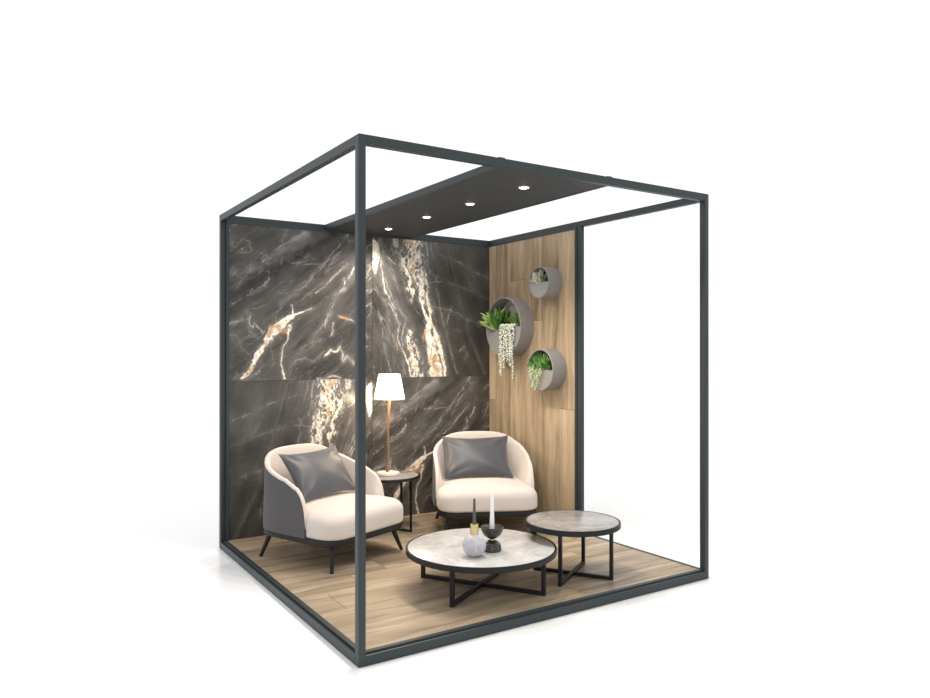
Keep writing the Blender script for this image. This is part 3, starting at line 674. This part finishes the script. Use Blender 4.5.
bm = bmesh.new(); lathe(bm, [(0, 0), (.052, 0), (.056, .004), (.056, .014)] + [(.056*math.cos(a), .014+.052*math.sin(a)) for a in np.linspace(.1, 1.25, 12)] + [(0, .066)], 48); build('foot', bm, M['blackmarble'], h2)
bm = bmesh.new(); lathe(bm, [(0, .064), (.017, .064), (.017, .070), (0, .071)], 24); build('joint', bm, M['brass'], h2)
bm = bmesh.new(); lathe(bm, [(0, .070)] + [(.067*math.sin(a), .140-.070*math.cos(a)) for a in np.linspace(.26, 1.62, 14)] + [(.063, .143), (.055, .125), (.035, .108), (.016, .104), (0, .104)], 48); build('bowl', bm, M['blackmarble'], h2)
bm = bmesh.new(); lathe(bm, [(0, 0), (.0150, 0), (.0150, .02), (.0085, .222), (.006, .229), (0, .231)], 20); o = build('candle', bm, M['white_wax'], loc=(1.046, .408, tz+.1043)); tag(o, 'tall white tapered candle standing in the black marble holder', 'candle', 'candles on the low table')

# ------------------------------------------------------------------ wall planters and plants
def planter(label, yc, zc, R, d, pm):
    t = thing('wall_planter', label, 'planter', (WF, yc, zc), 0, 'round planters on the wood wall')
    bm = bmesh.new(); k = .010; lathe(bm, [(R, 0), (R, -d+.002), (R-.002, -d), (R-k, -d), (R-k, -.001), (R, 0)], 72, axis='x'); build('ring', bm, M['concrete'], t)
    bm = bmesh.new(); lathe(bm, [(0, -.012), (R-k+.001, -.012), (R-k+.001, -.001), (0, -.001)], 72, axis='x'); build('back_panel', bm, M['panelgrey'], t)
    arc = [((R-k+.001)*math.cos(a), (R-k+.001)*math.sin(a)) for a in np.linspace(PI, 2*PI, 40)]
    bm = bmesh.new(); prism(bm, [(p, q) for p, q in arc], 'x', -d+.001, -d+.010); build('front_panel', bm, pm, t)
    rs = math.sqrt((R-k)**2-.03**2)-.001
    arc = [(rs, -.03)] + [((R-k-.001)*math.cos(a), (R-k-.001)*math.sin(a)) for a in np.linspace(2*PI-math.asin(.03/(R-k)), PI+math.asin(.03/(R-k)), 30)]
    bm = bmesh.new(); prism(bm, arc, 'x', -d+.0105, -.0125); build('soil', bm, M['soil'], t)
    return t
PB, PS, PL = (2.036, 1.687, .259, .143), (1.539, 2.036, .129, .141), (1.525, 1.326, .169, .141)
planter('large round concrete wall planter with the long trailing pearl strings', *PB, M['midgrey'])
planter('smallest round concrete wall planter, highest on the wood wall, with the whitish succulent', *PS, M['panelgrey'])
planter('lowest round concrete wall planter, with the bushy green plant', *PL, M['concrete'])

def leaf(bm, uvl, base, d, up, ln, wd, bend=.3, fold=.25, tip=1.6, n=6):
    base, d, up = Vector(base), Vector(d).normalized(), Vector(up).normalized()
    s = d.cross(up).normalized(); u = s.cross(d).normalized(); prev = None
    for i in range(n+1):
        f = i/n; w = wd*.5*(math.sin(PI*min(1, f**.75*.97+.03)))**.9*(1-.25*f**tip); 
        if i == n: w = .0003
        c = base + d*ln*f*(1-.12*bend*f) + u*(ln*(.25*f-.9*bend*f*f))
        row = [bm.verts.new(c - s*w + u*w*fold), bm.verts.new(c), bm.verts.new(c + s*w + u*w*fold)]
        if prev:
            for a, ua in ((0, (0, .5)), (1, (.5, 1))):
                fc = bm.faces.new((prev[a], prev[a+1], row[a+1], row[a]))
                for lp_, (uu, vv) in zip(fc.loops, ((ua[0], (i-1)/n), (ua[1], (i-1)/n), (ua[1], f), (ua[0], f))): lp_[uvl].uv = (uu, vv)
        prev = row
def keep_in(bm, loc, pl, front=.004):
    # leaves stay inside the ring until they are past its front edge
    yc, zc, R, d = pl
    for v in bm.verts:
        x, y, z = v.co.x+loc[0], v.co.y+loc[1]-yc, v.co.z+loc[2]-zc
        if x > WF-.016: v.co.x -= x-(WF-.016)
        if front > .01 and x < WF-d-.03: v.co.x += (WF-d-.03)-x; x = WF-d-.03
        if x > WF-d-front:
            r = math.hypot(y, z)
            if r > R-.017: k = (R-.017)/r; v.co.y += y*(k-1); v.co.z += z*(k-1)
            z = v.co.z+loc[2]-zc; lim = -.0275 if x > WF-d+.011 else .002
            if z < lim: v.co.z += lim-z
def new_leafy(): bm = bmesh.new(); return bm, bm.loops.layers.uv.new('UVMap')
def rosette(bm, uvl, c, rnd, n, ln, wd, e0, e1, az0=0, az1=2*PI, bend=.4, fold=.25, spread=.012):
    for i in range(n):
        az = az0+(az1-az0)*((i*.618) % 1); e = e0+(e1-e0)*rnd.random()
        d = Vector((math.cos(az)*math.cos(e), math.sin(az)*math.cos(e), math.sin(e))); k = rnd.uniform(.75, 1.1)
        tw = rnd.uniform(.35, 1.1); leaf(bm, uvl, Vector(c)+Vector((d.x*spread*rnd.random()*2, d.y*spread*rnd.random()*2, 0)), d, (-tw, rnd.uniform(-.4, .4), .75), ln*k, wd*k, bend*rnd.uniform(.5, 1.3), fold)

# broad leaved plant in the large planter (points towards -x, out of the wall)
rnd = random.Random(2); xf = WF-.143; sz = PB[1]-.028
pl = thing('leafy_plant', 'broad leaved green plant with yellow edged tips spilling over the large planter', 'plant', (WF-.085, 2.12, sz))
bm, uvl = new_leafy(); rosette(bm, uvl, (0, 0, -.004), rnd, 30, .235, .062, .55, 1.4, bend=.28, spread=.03); keep_in(bm, pl.location, PB); build('foliage', bm, M['leaf'], pl, angle=80)
bm, uvl = new_leafy(); rosette(bm, uvl, (-.03, .01, .0), rnd, 13, .22, .056, .35, 1.2, PI*.5, PI*1.45, bend=.4, spread=.02)
for az, e, ln in ((2.05, .60, .27), (1.9, .42, .28), (1.8, .25, .26), (2.3, .5, .24), (2.6, .3, .20), (3.0, .5, .18)):
    leaf(bm, uvl, (-.03, .03, .015), (math.cos(az)*math.cos(e), math.sin(az)*math.cos(e), math.sin(e)), (0, 0, 1), ln, .052, .5)
keep_in(bm, pl.location, PB); build('yellow_edged_leaves', bm, M['leaf_yellow'], pl, angle=80)
pl = thing('fern', 'fine feathery green fern clump in the large planter beside the pearl strings', 'plant', (WF-.075, 1.885, sz))
bm, uvl = new_leafy()
for i in range(80):
    az = i*2.4; e = rnd.uniform(.35, 1.4); d = Vector((math.cos(az)*math.cos(e), math.sin(az)*math.cos(e), math.sin(e))); ln = rnd.uniform(.14, .215)
    s = d.cross(Vector((0, 0, 1))).normalized() if abs(d.z) < .99 else Vector((1, 0, 0))
    for j in range(2, 9):
        p = d*ln*j/9 + Vector((0, 0, -.18*ln*(j/9)**2))
        for sg in (-1, 1): leaf(bm, uvl, p, d*.55+s*sg+Vector((0, 0, .25)), (0, 0, 1), 0.034*(1-j/14), .007, .2, .1, n=2)
keep_in(bm, pl.location, PB); build('fronds', bm, M['fern'], pl, angle=80)

def strand(parent, p0, drop, n, br, mat, rnd, out=.02, leafy=False):
    bm = bmesh.new(); uvl = bm.loops.layers.uv.new('UVMap'); pts = []
    for i in range(n+5):
        f = i/(n+4)
        if f < .18: g = f/.18; q = (p0[0]-out*math.sin(g*PI/2)*1.0, p0[1], p0[2]+.012*math.sin(g*PI))
        else: g = (f-.18)/.82; q = (p0[0]-out-.004*math.sin(g*3), p0[1]+.007*math.sin(g*8+p0[1]*90), p0[2]-drop*g)
        pts.append(q)
    tube(bm, pts, .0012, 5)
    for i, q in enumerate(pts):
        for k in range((1 + i % 2) if not leafy else 2):
            if i < 1: continue
            a = rnd.uniform(0, 2*PI); rr_ = br*rnd.uniform(.75, 1.15)*(1-.25*i/len(pts)); w = Vector((-abs(math.cos(a))*br*.9, math.sin(a)*br*1.25, rnd.uniform(-.5, .5)*br))
            if leafy: leaf(bm, uvl, q, w.normalized()+Vector((0, 0, -.4)), (-1, 0, .3), rr_*3.0, rr_*1.7, .2, .2, n=3)
            else: bmesh.ops.create_icosphere(bm, subdivisions=2, radius=rr_, matrix=Matrix.Translation(Vector(q)+w))
    return build('strand', bm, mat, parent, angle=80)
rnd = random.Random(5)
sp = thing('string_of_pearls', 'trailing string of pearls plant with pale beads hanging far below the large planter', 'plant', (xf+.03, 1.955, PB[1]-.012))
for i in range(9):
    y = .088-.0225*i; dr = [.40, .43, .36, .31, .27, .30, .26, .34, .44, .30][i]*1.0
    strand(sp, (.0, y+rnd.uniform(-.004, .004), .016), dr, int(dr/.0165), .0088, M['pearl'], rnd, .044+.008*(i % 2))
bm = bmesh.new()
for i in range(70): bmesh.ops.create_icosphere(bm, subdivisions=1, radius=rnd.uniform(.006, .010), matrix=Matrix.Translation((rnd.uniform(-.035, .03), rnd.uniform(-.09, .09), rnd.uniform(0, .026))))
bm.loops.layers.uv.new('UVMap'); build('bead_clump', bm, M['pearl'], sp)

rnd = random.Random(9); sz = PS[1]-.028
pl = thing('succulent', 'whitish pink edged succulent in the smallest planter, highest on the wood wall', 'plant', (WF-.098, 1.562, sz))
bm, uvl = new_leafy(); rosette(bm, uvl, (0, 0, 0), rnd, 34, .150, .040, .6, 1.5, bend=.15, fold=.4, spread=.018); rosette(bm, uvl, (-.012, .035, 0), rnd, 18, .105, .032, .45, 1.4, bend=.15, fold=.4); keep_in(bm, pl.location, PS, .05); build('rosette_leaves', bm, M['succ'], pl, angle=80)
pl = thing('green_sprout', 'small tuft of green leaves beside the whitish succulent', 'plant', (WF-.095, 1.480, sz))
bm, uvl = new_leafy(); rosette(bm, uvl, (0, 0, 0), rnd, 26, .105, .028, .45, 1.4, bend=.2, spread=.015); keep_in(bm, pl.location, PS, .05); build('foliage', bm, M['leaf'], pl, angle=80)

rnd = random.Random(12); sz = PL[1]-.028
pl = thing('leafy_plant', 'bushy green plant filling the lowest planter', 'plant', (WF-.07, 1.515, sz))
bm, uvl = new_leafy()
for cy in (-.085, -.035, .02, .075): rosette(bm, uvl, (rnd.uniform(-.02, .01), cy, 0), rnd, 34, .175, .036, .5, 1.5, bend=.3, spread=.02)
keep_in(bm, pl.location, PL, .05); build('foliage', bm, M['leaf'], pl, angle=80)
bm, uvl = new_leafy()
for cy in (-.06, 0, .06): rosette(bm, uvl, (-.02, cy, .02), rnd, 12, .135, .034, .5, 1.4, bend=.3, spread=.02)
keep_in(bm, pl.location, PL, .05); build('young_leaves', bm, M['fern'], pl, angle=80)
sp = thing('trailing_plant', 'lime and white leaved trailer hanging over the front of the lowest planter', 'plant', (WF-.141+.028, 1.545, PL[1]-.012))
for i in range(6):
    dr = [.09, .135, .16, .15, .11, .05][i]; strand(sp, (0, .080-.028*i, .014), dr, int(dr/.022), .0075, M['lime'], rnd, .045, True)
bm, uvl = new_leafy()
for i in range(16): rosette(bm, uvl, (rnd.uniform(-.03, .01), rnd.uniform(-.10, .085), .012), rnd, 5, .032, .022, .2, 1.2, bend=.2, spread=.006)
build('crown_leaves', bm, M['lime'], sp, angle=80)

# ------------------------------------------------------------------ world, camera, colour management
wd = bpy.data.worlds.new('white_studio'); SC.world = wd; wd.use_nodes = True
bg = wd.node_tree.nodes['Background']; bg.inputs[0].default_value = (1, 1, 1, 1); bg.inputs[1].default_value = 1.0
cam = bpy.data.cameras.new('camera'); co = bpy.data.objects.new('camera', cam); COL.objects.link(co)
cam.sensor_width = 36; cam.lens = 733.3207*36/930; cam.clip_end = 300
co.location = (-1.44439, -3.14633, 1.48593)
F = Vector((math.sin(.574318)*math.cos(.001273), math.cos(.574318)*math.cos(.001273), math.sin(.001273)))
co.rotation_euler = (math.pi/2+.001273, 0, -.574318)
SC.camera = co
SC.view_settings.view_transform = 'Standard'; SC.view_settings.look = 'None'; SC.view_settings.gamma = 1; SC.view_settings.use_curve_mapping = False
SC.view_settings.exposure = .12
SC.cycles.use_denoising = True; SC.cycles.max_bounces = 8
